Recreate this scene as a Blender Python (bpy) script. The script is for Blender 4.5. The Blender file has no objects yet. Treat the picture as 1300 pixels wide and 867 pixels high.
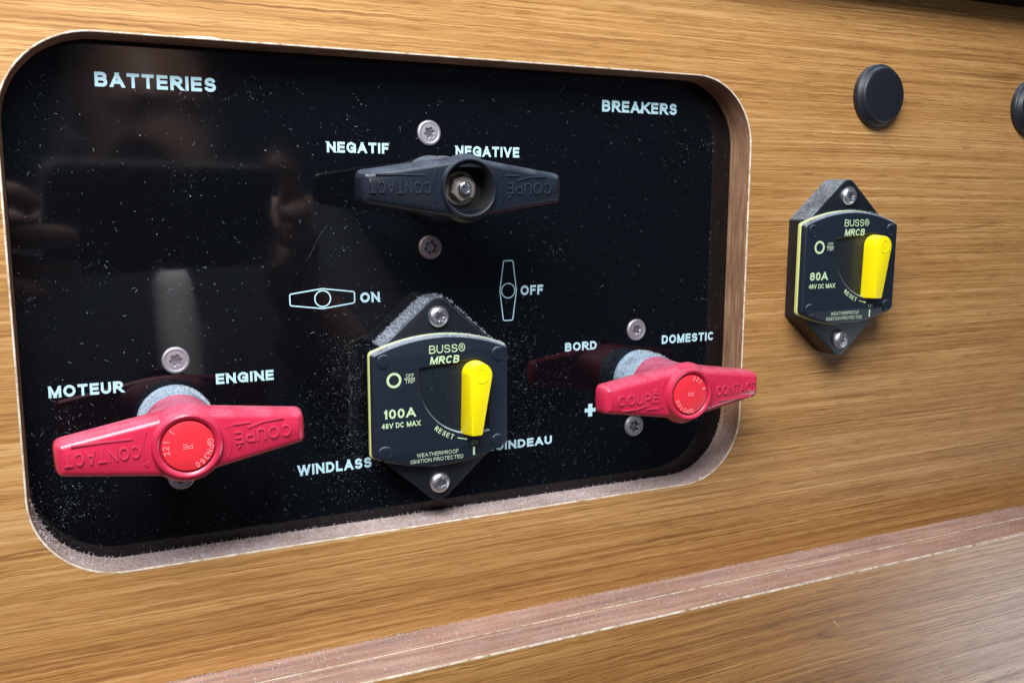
import bpy, bmesh, math, random
from math import sin, cos, pi, radians, hypot, atan2
from mathutils import Vector, Matrix, noise as mnoise
from mathutils.geometry import tessellate_polygon

random.seed(7)
SC = bpy.context.scene
COL = SC.collection
MM = 0.001
# Plan coordinates used below: x to the right along the wall, y up, z out of the wall (all mm).
A = Matrix(((1, 0, 0), (0, 0, -1), (0, 1, 0)))          # plan -> Blender (wall stands in XZ and faces -Y)


def P(x, y, z):
    return Vector((x * MM, -z * MM, y * MM))


# ------------------------------------------------------------------ camera
CAM_R = ((0.15293, 0.44768, -0.00346))
CAM_C = (-117.54, 71.63, 304.61)


def cam_rot():
    a, b, c = CAM_R
    Rx = Matrix(((1, 0, 0), (0, cos(a), -sin(a)), (0, sin(a), cos(a))))
    Ry = Matrix(((cos(b), 0, sin(b)), (0, 1, 0), (-sin(b), 0, cos(b))))
    Rz = Matrix(((cos(c), -sin(c), 0), (sin(c), cos(c), 0), (0, 0, 1)))
    return Rz @ Rx @ Ry


RW = cam_rot()
cam = bpy.data.cameras.new('camera')
camo = bpy.data.objects.new('camera', cam)
COL.objects.link(camo)
mw = (A @ RW.transposed()).to_4x4()
mw.translation = P(*CAM_C)
camo.matrix_world = mw
cam.sensor_width = 36.0
cam.sensor_fit = 'HORIZONTAL'
cam.lens = 36.0 * 1181.44 / 1300.0
cam.clip_start = 0.002
cam.clip_end = 50.0
cam.dof.use_dof = True
cam.dof.focus_distance = 0.355
cam.dof.aperture_fstop = 90.0
SC.camera = camo

# ------------------------------------------------------------------ world, lamps, exposure
W = bpy.data.worlds.new('World')
SC.world = W
W.use_nodes = True
bg = W.node_tree.nodes['Background']
bg.inputs[0].default_value = (0.52, 0.70, 1.0, 1)
bg.inputs[1].default_value = 0.075


def area(name, loc, aim, sx, sy, power, col):
    l = bpy.data.lights.new(name, 'AREA')
    l.shape = 'RECTANGLE'
    l.size, l.size_y = sx * MM, sy * MM
    l.energy = power
    l.color = col
    o = bpy.data.objects.new(name, l)
    COL.objects.link(o)
    o.location = P(*loc)
    d = P(*aim) - P(*loc)
    o.rotation_euler = d.to_track_quat('-Z', 'Y').to_euler()
    return o


area('hatch_light', (-190, 490, 370), (10, 20, 0), 420, 300, 9.5, (0.95, 0.97, 1.0))
area('companionway_light', (930, -470, 450), (260, -120, 20), 260, 320, 1.4, (0.84, 0.90, 1.0))
fill = area('person_fill_light', (60, 720, 260), (80, -120, 640), 200, 200, 2.6, (0.95, 0.96, 1.0))  # added fill lamp, brightens the shirt and person mirrored in the panel
fill.data.spread = radians(70)
SC.view_settings.view_transform = 'Standard'
SC.view_settings.look = 'None'
SC.view_settings.exposure = 0.0
SC.view_settings.gamma = 1.0


# ------------------------------------------------------------------ materials
class N:
    """small node-tree builder"""

    def __init__(s, name):
        s.m = bpy.data.materials.new(name)
        s.m.use_nodes = True
        s.t = s.m.node_tree
        s.b = s.t.nodes['Principled BSDF']

    def node(s, typ, **kw):
        n = s.t.nodes.new(typ)
        for k, v in kw.items():
            if k.startswith('i_'):
                key = k[2:]
                key = int(key) if key.isdigit() else key
                n.inputs[key].default_value = v
            else:
                setattr(n, k, v)
        return n

    def link(s, a, b):
        s.t.links.new(a, b)

    def coords(s, scale=(1, 1, 1), obj=True):
        tc = s.node('ShaderNodeTexCoord')
        mp = s.node('ShaderNodeMapping')
        mp.inputs['Scale'].default_value = scale
        s.link(tc.outputs['Object'], mp.inputs[0])
        return mp.outputs[0]

    def noise(s, vec, scale, detail=4, rough=0.6, dist=0.0):
        n = s.node('ShaderNodeTexNoise')
        n.inputs['Scale'].default_value = scale
        n.inputs['Detail'].default_value = detail
        n.inputs['Roughness'].default_value = rough
        n.inputs['Distortion'].default_value = dist
        s.link(vec, n.inputs['Vector'])
        return n.outputs['Fac']

    def ramp(s, fac, stops):
        r = s.node('ShaderNodeValToRGB')
        e = r.color_ramp.elements
        while len(e) < len(stops):
            e.new(0.5)
        for el, (p, c) in zip(e, stops):
            el.position = p
            el.color = (c, c, c, 1) if isinstance(c, (int, float)) else (*c, 1)
        s.link(fac, r.inputs[0])
        return r.outputs[0]

    def mix(s, fac, a, b, mode='MIX'):
        m = s.node('ShaderNodeMix', data_type='RGBA', blend_type=mode)
        for v, k in ((fac, 0), (a, 6), (b, 7)):
            if hasattr(v, 'links'):
                s.link(v, m.inputs[k])
            elif isinstance(v, (int, float)):
                m.inputs[k].default_value = v
            else:
                m.inputs[k].default_value = (*v, 1)
        return m.outputs[2]

    def math(s, op, a, b=None):
        m = s.node('ShaderNodeMath', operation=op)
        for v, k in ((a, 0), (b, 1)):
            if v is None:
                continue
            if hasattr(v, 'links'):
                s.link(v, m.inputs[k])
            else:
                m.inputs[k].default_value = v
        return m.outputs[0]

    def bump(s, h, strength, dist):
        b = s.node('ShaderNodeBump')
        b.inputs['Strength'].default_value = strength
        b.inputs['Distance'].default_value = dist
        s.link(h, b.inputs['Height'])
        s.link(b.outputs[0], s.b.inputs['Normal'])

    def set(s, **kw):
        names = dict(col='Base Color', rough='Roughness', metal='Metallic', spec='Specular IOR Level', coat='Coat Weight',
                     coatr='Coat Roughness', ior='IOR')
        for k, v in kw.items():
            i = s.b.inputs[names[k]]
            if hasattr(v, 'links'):
                s.link(v, i)
            elif k == 'col':
                i.default_value = (*v, 1)
            else:
                i.default_value = v
        return s.m


def up_mask(n, lo, hi):
    """faces that look up (where dust settles or sheen is painted)"""
    g = n.node('ShaderNodeNewGeometry')
    sx = n.node('ShaderNodeSeparateXYZ')
    n.link(g.outputs['True Normal'], sx.inputs[0])
    mr = n.node('ShaderNodeMapRange')
    mr.inputs[1].default_value = lo
    mr.inputs[2].default_value = hi
    n.link(sx.outputs[2], mr.inputs[0])
    return mr.outputs[0]


def wood(name, light, mid, dark, seed=0.0, rough=0.46, spec=0.28):
    n = N(name)
    tc = n.node('ShaderNodeTexCoord')
    off = n.node('ShaderNodeMapping')
    off.inputs['Location'].default_value = (seed, seed * 0.37, seed * 1.7)
    n.link(tc.outputs['Object'], off.inputs[0])
    # slow waviness bends the grain a little, a finer one roughens it
    wv = n.noise(n_scaled(n, off.outputs[0], (3.0, 1, 5)), 1.0, 1, 0.4)
    wf = n.noise(n_scaled(n, off.outputs[0], (150, 100, 420)), 1.0, 2, 0.5)
    wz = n.math('ADD', n.math('MULTIPLY', n.math('SUBTRACT', wv, 0.5), 0.006), n.math('MULTIPLY', n.math('SUBTRACT', wf, 0.5), 0.0011))
    cmb = n.node('ShaderNodeCombineXYZ')
    n.link(wz, cmb.inputs[2])
    add = n.node('ShaderNodeVectorMath', operation='ADD')
    n.link(off.outputs[0], add.inputs[0])
    n.link(cmb.outputs[0], add.inputs[1])
    v = add.outputs[0]
    broad = n.noise(n_scaled(n, v, (1.4, 40, 34)), 1.0, 2, 0.5)
    band = n.noise(n_scaled(n, v, (3.0, 200, 380)), 1.0, 2, 0.5)
    fine = n.noise(n_scaled(n, v, (6.5, 900, 1050)), 1.0, 2, 0.55)
    hair = n.noise(n_scaled(n, v, (13, 900, 2000)), 1.0, 2, 0.6)
    pore = n.noise(n_scaled(n, v, (75, 1500, 2300)), 1.0, 1, 0.5)
    line = n.noise(n_scaled(n, v, (1.3, 10, 26)), 1.0, 2, 0.45)
    gate = n.noise(n_scaled(n, v, (10, 60, 200)), 1.0, 2, 0.5)
    s1 = n.math('ADD', n.math('MULTIPLY', broad, 0.24), n.math('ADD', n.math('MULTIPLY', band, 0.22), n.math('ADD', n.math('MULTIPLY', fine, 0.32), n.math('MULTIPLY', hair, 0.40))))
    c = n.ramp(s1, [(0.45, dark), (0.545, tuple(0.33 * a + 0.67 * b for a, b in zip(dark, mid))), (0.60, mid), (0.72, light)])
    pm = n.ramp(pore, [(0.60, 0.0), (0.64, 1.0)])
    c = n.mix(n.math('MULTIPLY', pm, 0.50), c, dark)
    hl = n.ramp(pore, [(0.34, 1.0), (0.38, 0.0)])
    c = n.mix(n.math('MULTIPLY', hl, 0.35), c, light)
    # thin dark growth lines follow the level curves of a slow noise
    tri = n.math('PINGPONG', n.math('MULTIPLY', line, 5.0), 0.5)
    lm = n.math('MULTIPLY', n.ramp(tri, [(0.0, 1.0), (0.03, 0.0)]), n.ramp(gate, [(0.42, 0.0), (0.58, 1.0)]))
    c = n.mix(n.math('MULTIPLY', lm, 0.60), c, tuple(q * 0.7 for q in dark))
    rr = n.ramp(fine, [(0.3, rough + 0.06), (0.7, rough - 0.05)])
    n.bump(n.math('SUBTRACT', hair, n.math('MULTIPLY', pm, 0.5)), 0.16, 0.00015)
    return n.set(col=c, rough=rr, spec=spec)


def n_scaled(n, v, sc):
    mp = n.node('ShaderNodeMapping')
    mp.inputs['Scale'].default_value = sc
    n.link(v, mp.inputs[0])
    return mp.outputs[0]


def plastic(name, col, rough, dust=0.0, dust_sheen_col=(0.50, 0.58, 0.68), lo=0.3, hi=0.8, spots=0.0, bump=0.0, spec=0.5, bscale=2500, coat=0.0):  # dust also carries painted sheen on the handles and phone
    n = N(name)
    v = n.coords()
    c = col
    r = rough
    if dust > 0:
        m = up_mask(n, lo, hi)
        g = n.ramp(n.noise(v, 1400, 5, 0.75), [(0.36, 0.35), (0.58, 1.0)])
        pt = n.ramp(n.noise(v, 160, 3, 0.6), [(0.36, 0.45), (0.60, 1.0)])
        f = n.math('MULTIPLY', n.math('MULTIPLY', n.math('MULTIPLY', m, g), pt), dust)
        c = n.mix(f, c, dust_sheen_col)
        r = n.math('ADD', n.math('MULTIPLY', f, 0.6), rough)
    if spots > 0:
        sp = n.ramp(n.noise(v, 900, 3, 0.7), [(0.66, 0.0), (0.74, spots)])
        c = n.mix(sp, c, dust_sheen_col)
    if bump > 0:
        n.bump(n.noise(v, bscale, 3, 0.6), bump, 0.0002)
    return n.set(col=c, rough=r, spec=spec, coat=coat)


M = {}
M['wood'] = wood('teak_veneer', (0.61, 0.365, 0.150), (0.44, 0.222, 0.070), (0.19, 0.078, 0.020))
M['wood_low'] = wood('teak_veneer_lower', (0.58, 0.315, 0.11), (0.41, 0.19, 0.054), (0.18, 0.068, 0.016), seed=0.41, rough=0.30, spec=0.5)


def ply(name, axis):
    n = N(name)
    v = n.coords()
    a = n.noise(n_scaled(n, v, (18, 320, 900) if axis == 'ledge' else (60, 700, 60)), 1.0, 4, 0.6)
    c = n.ramp(a, [(0.3, (0.16, 0.075, 0.040)), (0.5, (0.30, 0.15, 0.085)), (0.7, (0.46, 0.26, 0.16))] if axis == 'ledge' else
               [(0.3, (0.15, 0.078, 0.042)), (0.5, (0.26, 0.14, 0.078)), (0.7, (0.38, 0.215, 0.125))])
    m = up_mask(n, 0.1, 0.75)
    g = n.ramp(n.noise(v, 1500, 6, 0.8), [(0.36, 0.10), (0.52, 0.55), (0.70, 1.0)])
    big = n.ramp(n.noise(v, 60, 3, 0.6), [(0.30, 0.55), (0.65, 1.0)])
    f = n.math('MULTIPLY', n.math('MULTIPLY', m, g), big)
    f = n.math('MULTIPLY', f, 0.46 if axis == 'ledge' else 0.95)
    c = n.mix(f, c, (0.60, 0.52, 0.53))
    n.bump(n.noise(v, 1500, 6, 0.8), 0.5, 0.0004)
    return n.set(col=c, rough=0.8, spec=0.2)


M['ply_ledge'] = ply('dusty_plywood_edge', 'ledge')
M['ply_cut'] = ply('cut_plywood_edge', 'cut')
n = N('pale_glue_line')
M['pale'] = n.set(col=n.ramp(n.noise(n.coords((1, 1, 1)), 260, 4, 0.7), [(0.34, (0.36, 0.23, 0.13)), (0.48, (0.62, 0.50, 0.38)), (0.62, (0.76, 0.68, 0.57))]), rough=0.6)
n = N('black_acrylic')
v = n.coords()
smear = n.ramp(n.noise(v, 14, 5, 0.6, 0.6), [(0.45, 0.035), (0.75, 0.13)])
dustf = n.ramp(n.noise(v, 1100, 4, 0.75), [(0.60, 0.0), (0.80, 0.08)])
M['acrylic'] = n.set(col=n.mix(dustf, (0.0025, 0.0030, 0.0045), (0.20, 0.23, 0.28)), rough=smear, spec=0.52)
M['black'] = plastic('black_moulded_plastic', (0.007, 0.010, 0.015), 0.42, dust=0.38, lo=0.25, hi=0.7, spots=0.10, bump=0.06)
M['plate'] = plastic('black_face_plate', (0.009, 0.015, 0.025), 0.38, dust=0.65, lo=0.35, hi=0.7, spots=0.08, bump=0.05)
M['recess'] = plastic('black_recess', (0.008, 0.013, 0.021), 0.36, dust=0.8, lo=0.2, hi=0.6, spots=0.30)
M['core'] = plastic('pale_yellow_core', (0.55, 0.58, 0.20), 0.5, dust=0.5, spots=0.2)
M['print'] = plastic('pale_blue_print', (0.50, 0.74, 0.82), 0.5)
M['engrave'] = plastic('pale_green_engraving', (0.55, 0.72, 0.42), 0.5)
M['engrave_dim'] = plastic('dull_green_engraving', (0.42, 0.50, 0.36), 0.6)
M['yellow'] = plastic('yellow_lever', (0.95, 0.77, 0.001), 0.36, dust=0.55, lo=0.55, hi=0.95, dust_sheen_col=(0.62, 0.52, 0.22), spots=0.22, bump=0.06)
M['red'] = plastic('raspberry_red_handle', (0.57, 0.023, 0.066), 0.21, dust=0.34, lo=0.15, hi=1.0, dust_sheen_col=(0.72, 0.36, 0.50), bump=0.03, bscale=900)  # pink tint on up-facing faces paints the highlights along with dust
M['redneck'] = plastic('red_dusty_neck', (0.40, 0.016, 0.06), 0.45, dust=0.5, lo=0.2, hi=0.9, dust_sheen_col=(0.50, 0.30, 0.42))
M['redcap'] = plastic('signal_red_cap', (0.80, 0.028, 0.045), 0.42, bump=0.03)
M['handle_text'] = plastic('glint_pale_red', (0.60, 0.045, 0.10), 0.24)  # paler than the handle: glints on the raised letters put into the colour
M['black_text'] = plastic('glint_grey_black', (0.024, 0.030, 0.042), 0.28)  # lighter than the black handle to paint the letters' glints
M['redtext'] = plastic('raised_red_text', (0.90, 0.24, 0.26), 0.5)
M['blackhandle'] = plastic('black_dusty_sky_tint_handle', (0.010, 0.014, 0.022), 0.30, dust=0.5, lo=0.15, hi=0.9, dust_sheen_col=(0.16, 0.20, 0.27), spots=0.15, bump=0.10, bscale=1600)  # up-facing blue-grey tint paints the sky reflection; spots are dust
M['collar'] = plastic('dust_coated_collar', (0.012, 0.015, 0.02), 0.5, dust=1.0, lo=-0.35, hi=0.25, dust_sheen_col=(0.32, 0.43, 0.53), bump=0.3, bscale=1500)
M['collar_black'] = plastic('black_collar', (0.008, 0.010, 0.014), 0.5, dust=0.25, lo=0.0, hi=0.9, bump=0.1)
M['plug'] = plastic('black_rubber_plug', (0.008, 0.011, 0.016), 0.45, dust=0.45, lo=0.2, hi=1.0, dust_sheen_col=(0.20, 0.25, 0.32), spots=0.14, bump=0.08)
M['dark'] = plastic('dark_shelf_trim', (0.003, 0.003, 0.003), 0.9, spec=0.1)
M['cavity'] = plastic('black_socket', (0.004, 0.004, 0.005), 0.6, spots=0.25)


def metal(name, col, rough, dirt):
    n = N(name)
    v = n.coords()
    d = n.ramp(n.noise(v, 1300, 3, 0.6), [(0.48, 0.0), (0.68, dirt)])
    c = n.mix(d, col, (0.10, 0.085, 0.08))
    n.bump(n.noise(v, 2600, 3, 0.6), 0.12, 0.0002)
    m_ = n.math('SUBTRACT', 1.0, n.math('MULTIPLY', d, 0.8))
    return n.set(col=c, rough=n.math('ADD', n.math('MULTIPLY', d, 0.35), rough), metal=m_)


M['steel'] = metal('screw_steel', (0.66, 0.65, 0.69), 0.36, 0.30)
M['washer_steel'] = metal('matt_screw_head', (0.50, 0.47, 0.51), 0.55, 0.25)
M['steel_dusty'] = metal('screw_steel_dusty', (0.36, 0.29, 0.29), 0.6, 0.5)
M['socket'] = metal('screw_socket', (0.50, 0.50, 0.54), 0.30, 0.85)
M['nut'] = metal('grimy_nut', (0.45, 0.40, 0.35), 0.5, 0.9)
M['bolt'] = metal('bright_bolt', (0.72, 0.74, 0.78), 0.25, 0.1)
M['speck'] = plastic('grey_dust_speck', (0.34, 0.39, 0.46), 0.9, spec=0.1)
M['dust'] = plastic('pale_dust', (0.50, 0.54, 0.62), 0.9, spec=0.1)
M['dust_ledge'] = plastic('lilac_dust', (0.64, 0.60, 0.65), 0.9, spec=0.1)


# ------------------------------------------------------------------ mesh helpers (plan mm)
class MB:
    def __init__(s):
        s.v, s.f, s.mi = [], [], []

    def add(s, vs, fs, mi=0):
        o = len(s.v)
        s.v += [tuple(p) for p in vs]
        s.f += [tuple(i + o for i in f) for f in fs]
        s.mi += [mi] * len(fs)

    def loops(s, loops, cap0=False, cap1=False, closed=True, mi=0):
        """loft between equal-length loops of (x,y,z); counter-clockwise seen from +z, going outwards"""
        n = len(loops[0])
        vs = [p for l in loops for p in l]
        fs = []
        m = n if closed else n - 1
        for k in range(len(loops) - 1):
            for i in range(m):
                j = (i + 1) % n
                fs.append((k * n + i, k * n + j, (k + 1) * n + j, (k + 1) * n + i))
        if cap0:
            fs.append(tuple(reversed(range(n))))
        if cap1:
            fs.append(tuple((len(loops) - 1) * n + i for i in range(n)))
        s.add(vs, fs, mi)

    def tess(s, contours, z, mi=0):
        """flat face with holes at height z (number or function)"""
        zz = z if callable(z) else (lambda x, y: z)
        pts = [p for c in contours for p in c]
        tris = tessellate_polygon([[Vector((x, y, 0)) for x, y in c] for c in contours])
        fs = []
        for t in tris:
            a, b, c = (pts[i] for i in t)
            ar = (b[0] - a[0]) * (c[1] - a[1]) - (b[1] - a[1]) * (c[0] - a[0])
            if abs(ar) < 1e-9:
                continue
            fs.append(tuple(t) if ar > 0 else (t[0], t[2], t[1]))
        s.add([(x, y, zz(x, y)) for x, y in pts], fs, mi)

    def lathe(s, prof, c=(0, 0), n=64, mi=0, cap=True):
        """prof: list of (r,z), from the base to the top"""
        s.loops([[(c[0] + r * cos(2 * pi * i / n), c[1] + r * sin(2 * pi * i / n), z) for i in range(n)] for r, z in prof], cap1=cap, mi=mi)

    def box(s, x0, x1, y0, y1, z0, z1):
        s.add([(x0, y0, z0), (x1, y0, z0), (x1, y1, z0), (x0, y1, z0), (x0, y0, z1), (x1, y0, z1), (x1, y1, z1), (x0, y1, z1)],
              [(3, 2, 1, 0), (4, 5, 6, 7), (0, 1, 5, 4), (1, 2, 6, 5), (2, 3, 7, 6), (3, 0, 4, 7)])

    def build(s, name, mats, parent=None, smooth=35, bevel=None, weld=True):
        me = bpy.data.meshes.new(name)
        me.from_pydata([P(*p) for p in s.v], [], s.f)
        if not isinstance(mats, (list, tuple)):
            mats = [mats]
        for m in mats:
            me.materials.append(m)
        for p, i in zip(me.polygons, s.mi):
            p.material_index = i
        if weld:
            bm = bmesh.new()
            bm.from_mesh(me)
            bmesh.ops.remove_doubles(bm, verts=bm.verts, dist=2e-7)
            bm.to_mesh(me)
            bm.free()
        if smooth:
            for p in me.polygons:
                p.use_smooth = True
            me.set_sharp_from_angle(angle=radians(smooth))
        me.update()
        o = bpy.data.objects.new(name, me)
        COL.objects.link(o)
        if parent:
            o.parent = parent
        return o


def tag(o, label=None, cat=None, group=None, kind=None):
    if label:
        o['label'] = label
    if cat:
        o['category'] = cat
    if group:
        o['group'] = group
    if kind:
        o['kind'] = kind
    return o


def thing(name, loc, label, cat, group=None):
    o = bpy.data.objects.new(name, None)
    o.empty_display_size = 0.01
    COL.objects.link(o)
    o.location = P(*loc)
    return tag(o, label, cat, group)


def copy_tree(o, parent=None):
    c = o.copy()
    COL.objects.link(c)
    if parent:
        c.parent = parent
    for ch in list(o.children):
        copy_tree(ch, c)
    return c


def rrect(x0, x1, y0, y1, r, n=12, inset=0.0):
    """rounded rectangle, counter-clockwise"""
    x0 += inset; x1 -= inset; y0 += inset; y1 -= inset
    r = max(0.05, r - inset)
    out = []
    for cx, cy, a in ((x1 - r, y0 + r, -90), (x1 - r, y1 - r, 0), (x0 + r, y1 - r, 90), (x0 + r, y0 + r, 180)):
        for k in range(n + 1):
            t = radians(a + 90 * k / n)
            out.append((cx + r * cos(t), cy + r * sin(t)))
    return out


def rpoly(pts, r, n=6):
    """polygon (ccw) with rounded corners; r: number or list"""
    out = []
    m = len(pts)
    for i, p in enumerate(pts):
        a, c = Vector(pts[i - 1]), Vector(pts[(i + 1) % m])
        b = Vector(p)
        rr = r[i] if isinstance(r, (list, tuple)) else r
        u, w = (a - b).normalized(), (c - b).normalized()
        ang = u.angle(w)
        if rr <= 0 or ang > pi - 1e-3:
            out.append(tuple(b))
            continue
        d = rr / math.tan(ang / 2)
        cen = b + (u + w).normalized() * (rr / sin(ang / 2))
        s0, s1 = b + u * d - cen, b + w * d - cen
        a0 = atan2(s0.y, s0.x)
        da = atan2(s1.y, s1.x) - a0
        while da > pi: da -= 2 * pi
        while da < -pi: da += 2 * pi
        for k in range(n + 1):
            t = a0 + da * k / n
            out.append((cen.x + rr * cos(t), cen.y + rr * sin(t)))
    return out


def inset(loop, d):
    """shrink a ccw loop of (x,y) by d (mitred)"""
    n = len(loop)
    out = []
    for i in range(n):
        a, b, c = Vector(loop[i - 1]), Vector(loop[i]), Vector(loop[(i + 1) % n])
        e1, e2 = (b - a), (c - b)
        n1 = Vector((-e1.y, e1.x)).normalized() if e1.length > 1e-9 else Vector((0, 0))
        n2 = Vector((-e2.y, e2.x)).normalized() if e2.length > 1e-9 else n1
        m = n1 + n2
        if m.length < 1e-6:
            out.append(tuple(b)); continue
        m.normalize()
        k = d / max(0.4, m.dot(n1))
        out.append((b.x + m.x * k, b.y + m.y * k))
    return out


def at(loop, z):
    return [(x, y, z) for x, y in loop]


# ------------------------------------------------------------------ stroke lettering
def arc(cx, cy, rx, ry, a0, a1, n=14):
    return [(cx + rx * cos(radians(a0 + (a1 - a0) * k / n)), cy + ry * sin(radians(a0 + (a1 - a0) * k / n))) for k in range(n + 1)]


def bowl(x0, x1, y0, y1, rx, n=8):
    """right-hand bowl of B, P, R, D: open polyline from (x0,y1) round to (x0,y0)"""
    h = (y1 - y0) / 2
    return [(x0, y1)] + arc(x1 - rx, y0 + h, rx, h, 90, -90, 2 * n) + [(x0, y0)]


S_ = [(0.97, 0.74)] + arc(0.5, 0.765, 0.44, 0.235, 20, 180, 10)[1:] + arc(0.42, 0.70, 0.36, 0.17, 190, 262, 5)[1:] + \
     arc(0.56, 0.33, 0.42, 0.18, 80, 0, 6)[1:] + arc(0.5, 0.265, 0.48, 0.265, 0, -180, 14)[1:]
O_ = ('c', arc(0.5, 0.5, 0.5, 0.5, 0, 360, 36)[:-1])
# each stroke: plain list = open polyline; ('x', list) = ends run out and are cut level with top and foot; ('c', list) = closed
GL = {
    'A': (1.0, [('x', [(0.0, 0), (0.5, 1)]), ('x', [(1.0, 0), (0.5, 1)]), [(0.19, 0.30), (0.81, 0.30)]]),
    'B': (0.88, [('x', [(0, 0), (0, 1)]), bowl(0, 0.93, 0.53, 1, 0.36), bowl(0, 1, 0, 0.53, 0.40)]),
    'C': (0.98, [arc(0.5, 0.5, 0.5, 0.5, 38, 322, 28)]),
    'D': (0.93, [('x', [(0, 0), (0, 1)]), bowl(0, 1, 0, 1, 0.62, 12)]),
    'E': (0.80, [('x', [(0, 0), (0, 1)]), [(0, 1), (1, 1)], [(0, 0.52), (0.94, 0.52)], [(0, 0), (1, 0)]]),
    'F': (0.75, [('x', [(0, 0), (0, 1)]), [(0, 1), (1, 1)], [(0, 0.50), (0.88, 0.50)]]),
    'G': (1.02, [arc(0.5, 0.5, 0.5, 0.5, 42, 335, 28), [(0.56, 0.45), (1.0, 0.45)], ('x', [(0.98, 0.0), (0.98, 0.45), ])]),
    'I': (0.0, [('x', [(0.5, 0), (0.5, 1)])]),
    'K': (0.95, [('x', [(0, 0), (0, 1)]), ('x', [(0, 0.30), (0.95, 1)]), ('x', [(0.30, 0.56), (1, 0)])]),
    'L': (0.75, [('x', [(0, 0), (0, 1)]), [(0, 0), (1, 0)]]),
    'M': (1.10, [('x', [(0, 0), (0, 1)]), ('x', [(1, 0), (1, 1)]), ('x', [(0.04, 1), (0.5, 0)]), ('x', [(0.96, 1), (0.5, 0)])]),
    'N': (0.93, [('x', [(0, 0), (0, 1)]), ('x', [(1, 0), (1, 1)]), ('x', [(0, 1), (1, 0)])]),
    'O': (1.06, [O_]),
    'P': (0.86, [('x', [(0, 0), (0, 1)]), bowl(0, 1, 0.42, 1, 0.42)]),
    'R': (0.93, [('x', [(0, 0), (0, 1)]), bowl(0, 0.96, 0.46, 1, 0.40), ('x', [(0.45, 0.46), (0.98, 0)])]),
    'S': (0.88, [S_]),
    'T': (0.88, [('x', [(0.5, 0), (0.5, 1)]), [(0, 1), (1, 1)]]),
    'U': (0.90, [('x0', [(0, 1), (0, 0.36)] + arc(0.5, 0.36, 0.5, 0.36, 180, 360, 16)[1:] + [(1, 1)])]),
    'V': (0.97, [('x', [(0, 1), (0.5, 0)]), ('x', [(1, 1), (0.5, 0)])]),
    'W': (1.40, [('x', [(0, 1), (0.25, 0)]), ('x', [(0.5, 1), (0.25, 0)]), ('x', [(0.5, 1), (0.75, 0)]), ('x', [(1, 1), (0.75, 0)])]),
    'X': (0.95, [('x', [(0, 0), (1, 1)]), ('x', [(0, 1), (1, 0)])]),
    'H': (0.92, [('x', [(0, 0), (0, 1)]), ('x', [(1, 0), (1, 1)]), [(0, 0.52), (1, 0.52)]]),
    '0': (0.72, [('c', arc(0.5, 0.5, 0.5, 0.5, 0, 360, 32)[:-1])]),
    '1': (0.42, [('x', [(1, 0), (1, 1)]), [(0.0, 0.74), (0.62, 0.80), (1.0, 1.0)]]),
    '2': (0.72, [arc(0.5, 0.70, 0.5, 0.30, 165, -35, 14) + [(0.0, 0.0)], [(0, 0), (1, 0)]]),
    '3': (0.72, [arc(0.47, 0.755, 0.46, 0.245, 160, -80, 12), arc(0.47, 0.26, 0.53, 0.26, 85, -165, 14)]),
    '4': (0.76, [('x', [(0.78, 0), (0.78, 1)]), [(0.78, 1.0), (0.0, 0.30), (1.08, 0.30)]]),
    '6': (0.72, [('c', arc(0.5, 0.30, 0.5, 0.30, 0, 360, 24)[:-1]), arc(0.55, 0.5, 0.55, 0.5, 50, 180, 12)]),
    '8': (0.72, [('c', arc(0.5, 0.765, 0.44, 0.235, 0, 360, 24)[:-1]), ('c', arc(0.5, 0.27, 0.5, 0.27, 0, 360, 24)[:-1])]),
    '+': (0.8, [[(0.5, 0.0), (0.5, 1.0)], [(0, 0.5), (1, 0.5)]]),
    ' ': (0.30, []),
}


def ribbon(pts, w, closed):
    n = len(pts)
    L, R = [], []
    for i in range(n):
        b = Vector(pts[i])
        if closed or 0 < i < n - 1:
            e1 = (b - Vector(pts[i - 1])).normalized()
            e2 = (Vector(pts[(i + 1) % n]) - b).normalized()
            m = Vector((-(e1 + e2).y, (e1 + e2).x))
            if m.length < 1e-6:
                m = Vector((-e1.y, e1.x))
            m.normalize()
            k = (w / 2) / max(0.5, m.dot(Vector((-e1.y, e1.x))))
        else:
            e = (Vector(pts[1]) - b) if i == 0 else (b - Vector(pts[n - 2]))
            e.normalize()
            m = Vector((-e.y, e.x)); k = w / 2
        L.append(b + m * k); R.append(b - m * k)
    q = []
    for i in range(n if closed else n - 1):
        j = (i + 1) % n
        q.append([tuple(R[i]), tuple(R[j]), tuple(L[j]), tuple(L[i])])
    return q


def clip(poly, y, keep_below):
    out = []
    for i in range(len(poly)):
        a, b = poly[i - 1], poly[i]
        ia = (a[1] <= y) if keep_below else (a[1] >= y)
        ib = (b[1] <= y) if keep_below else (b[1] >= y)
        if ia != ib:
            t = (y - a[1]) / (b[1] - a[1])
            out.append((a[0] + (b[0] - a[0]) * t, y))
        if ib:
            out.append(b)
    return out


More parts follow.
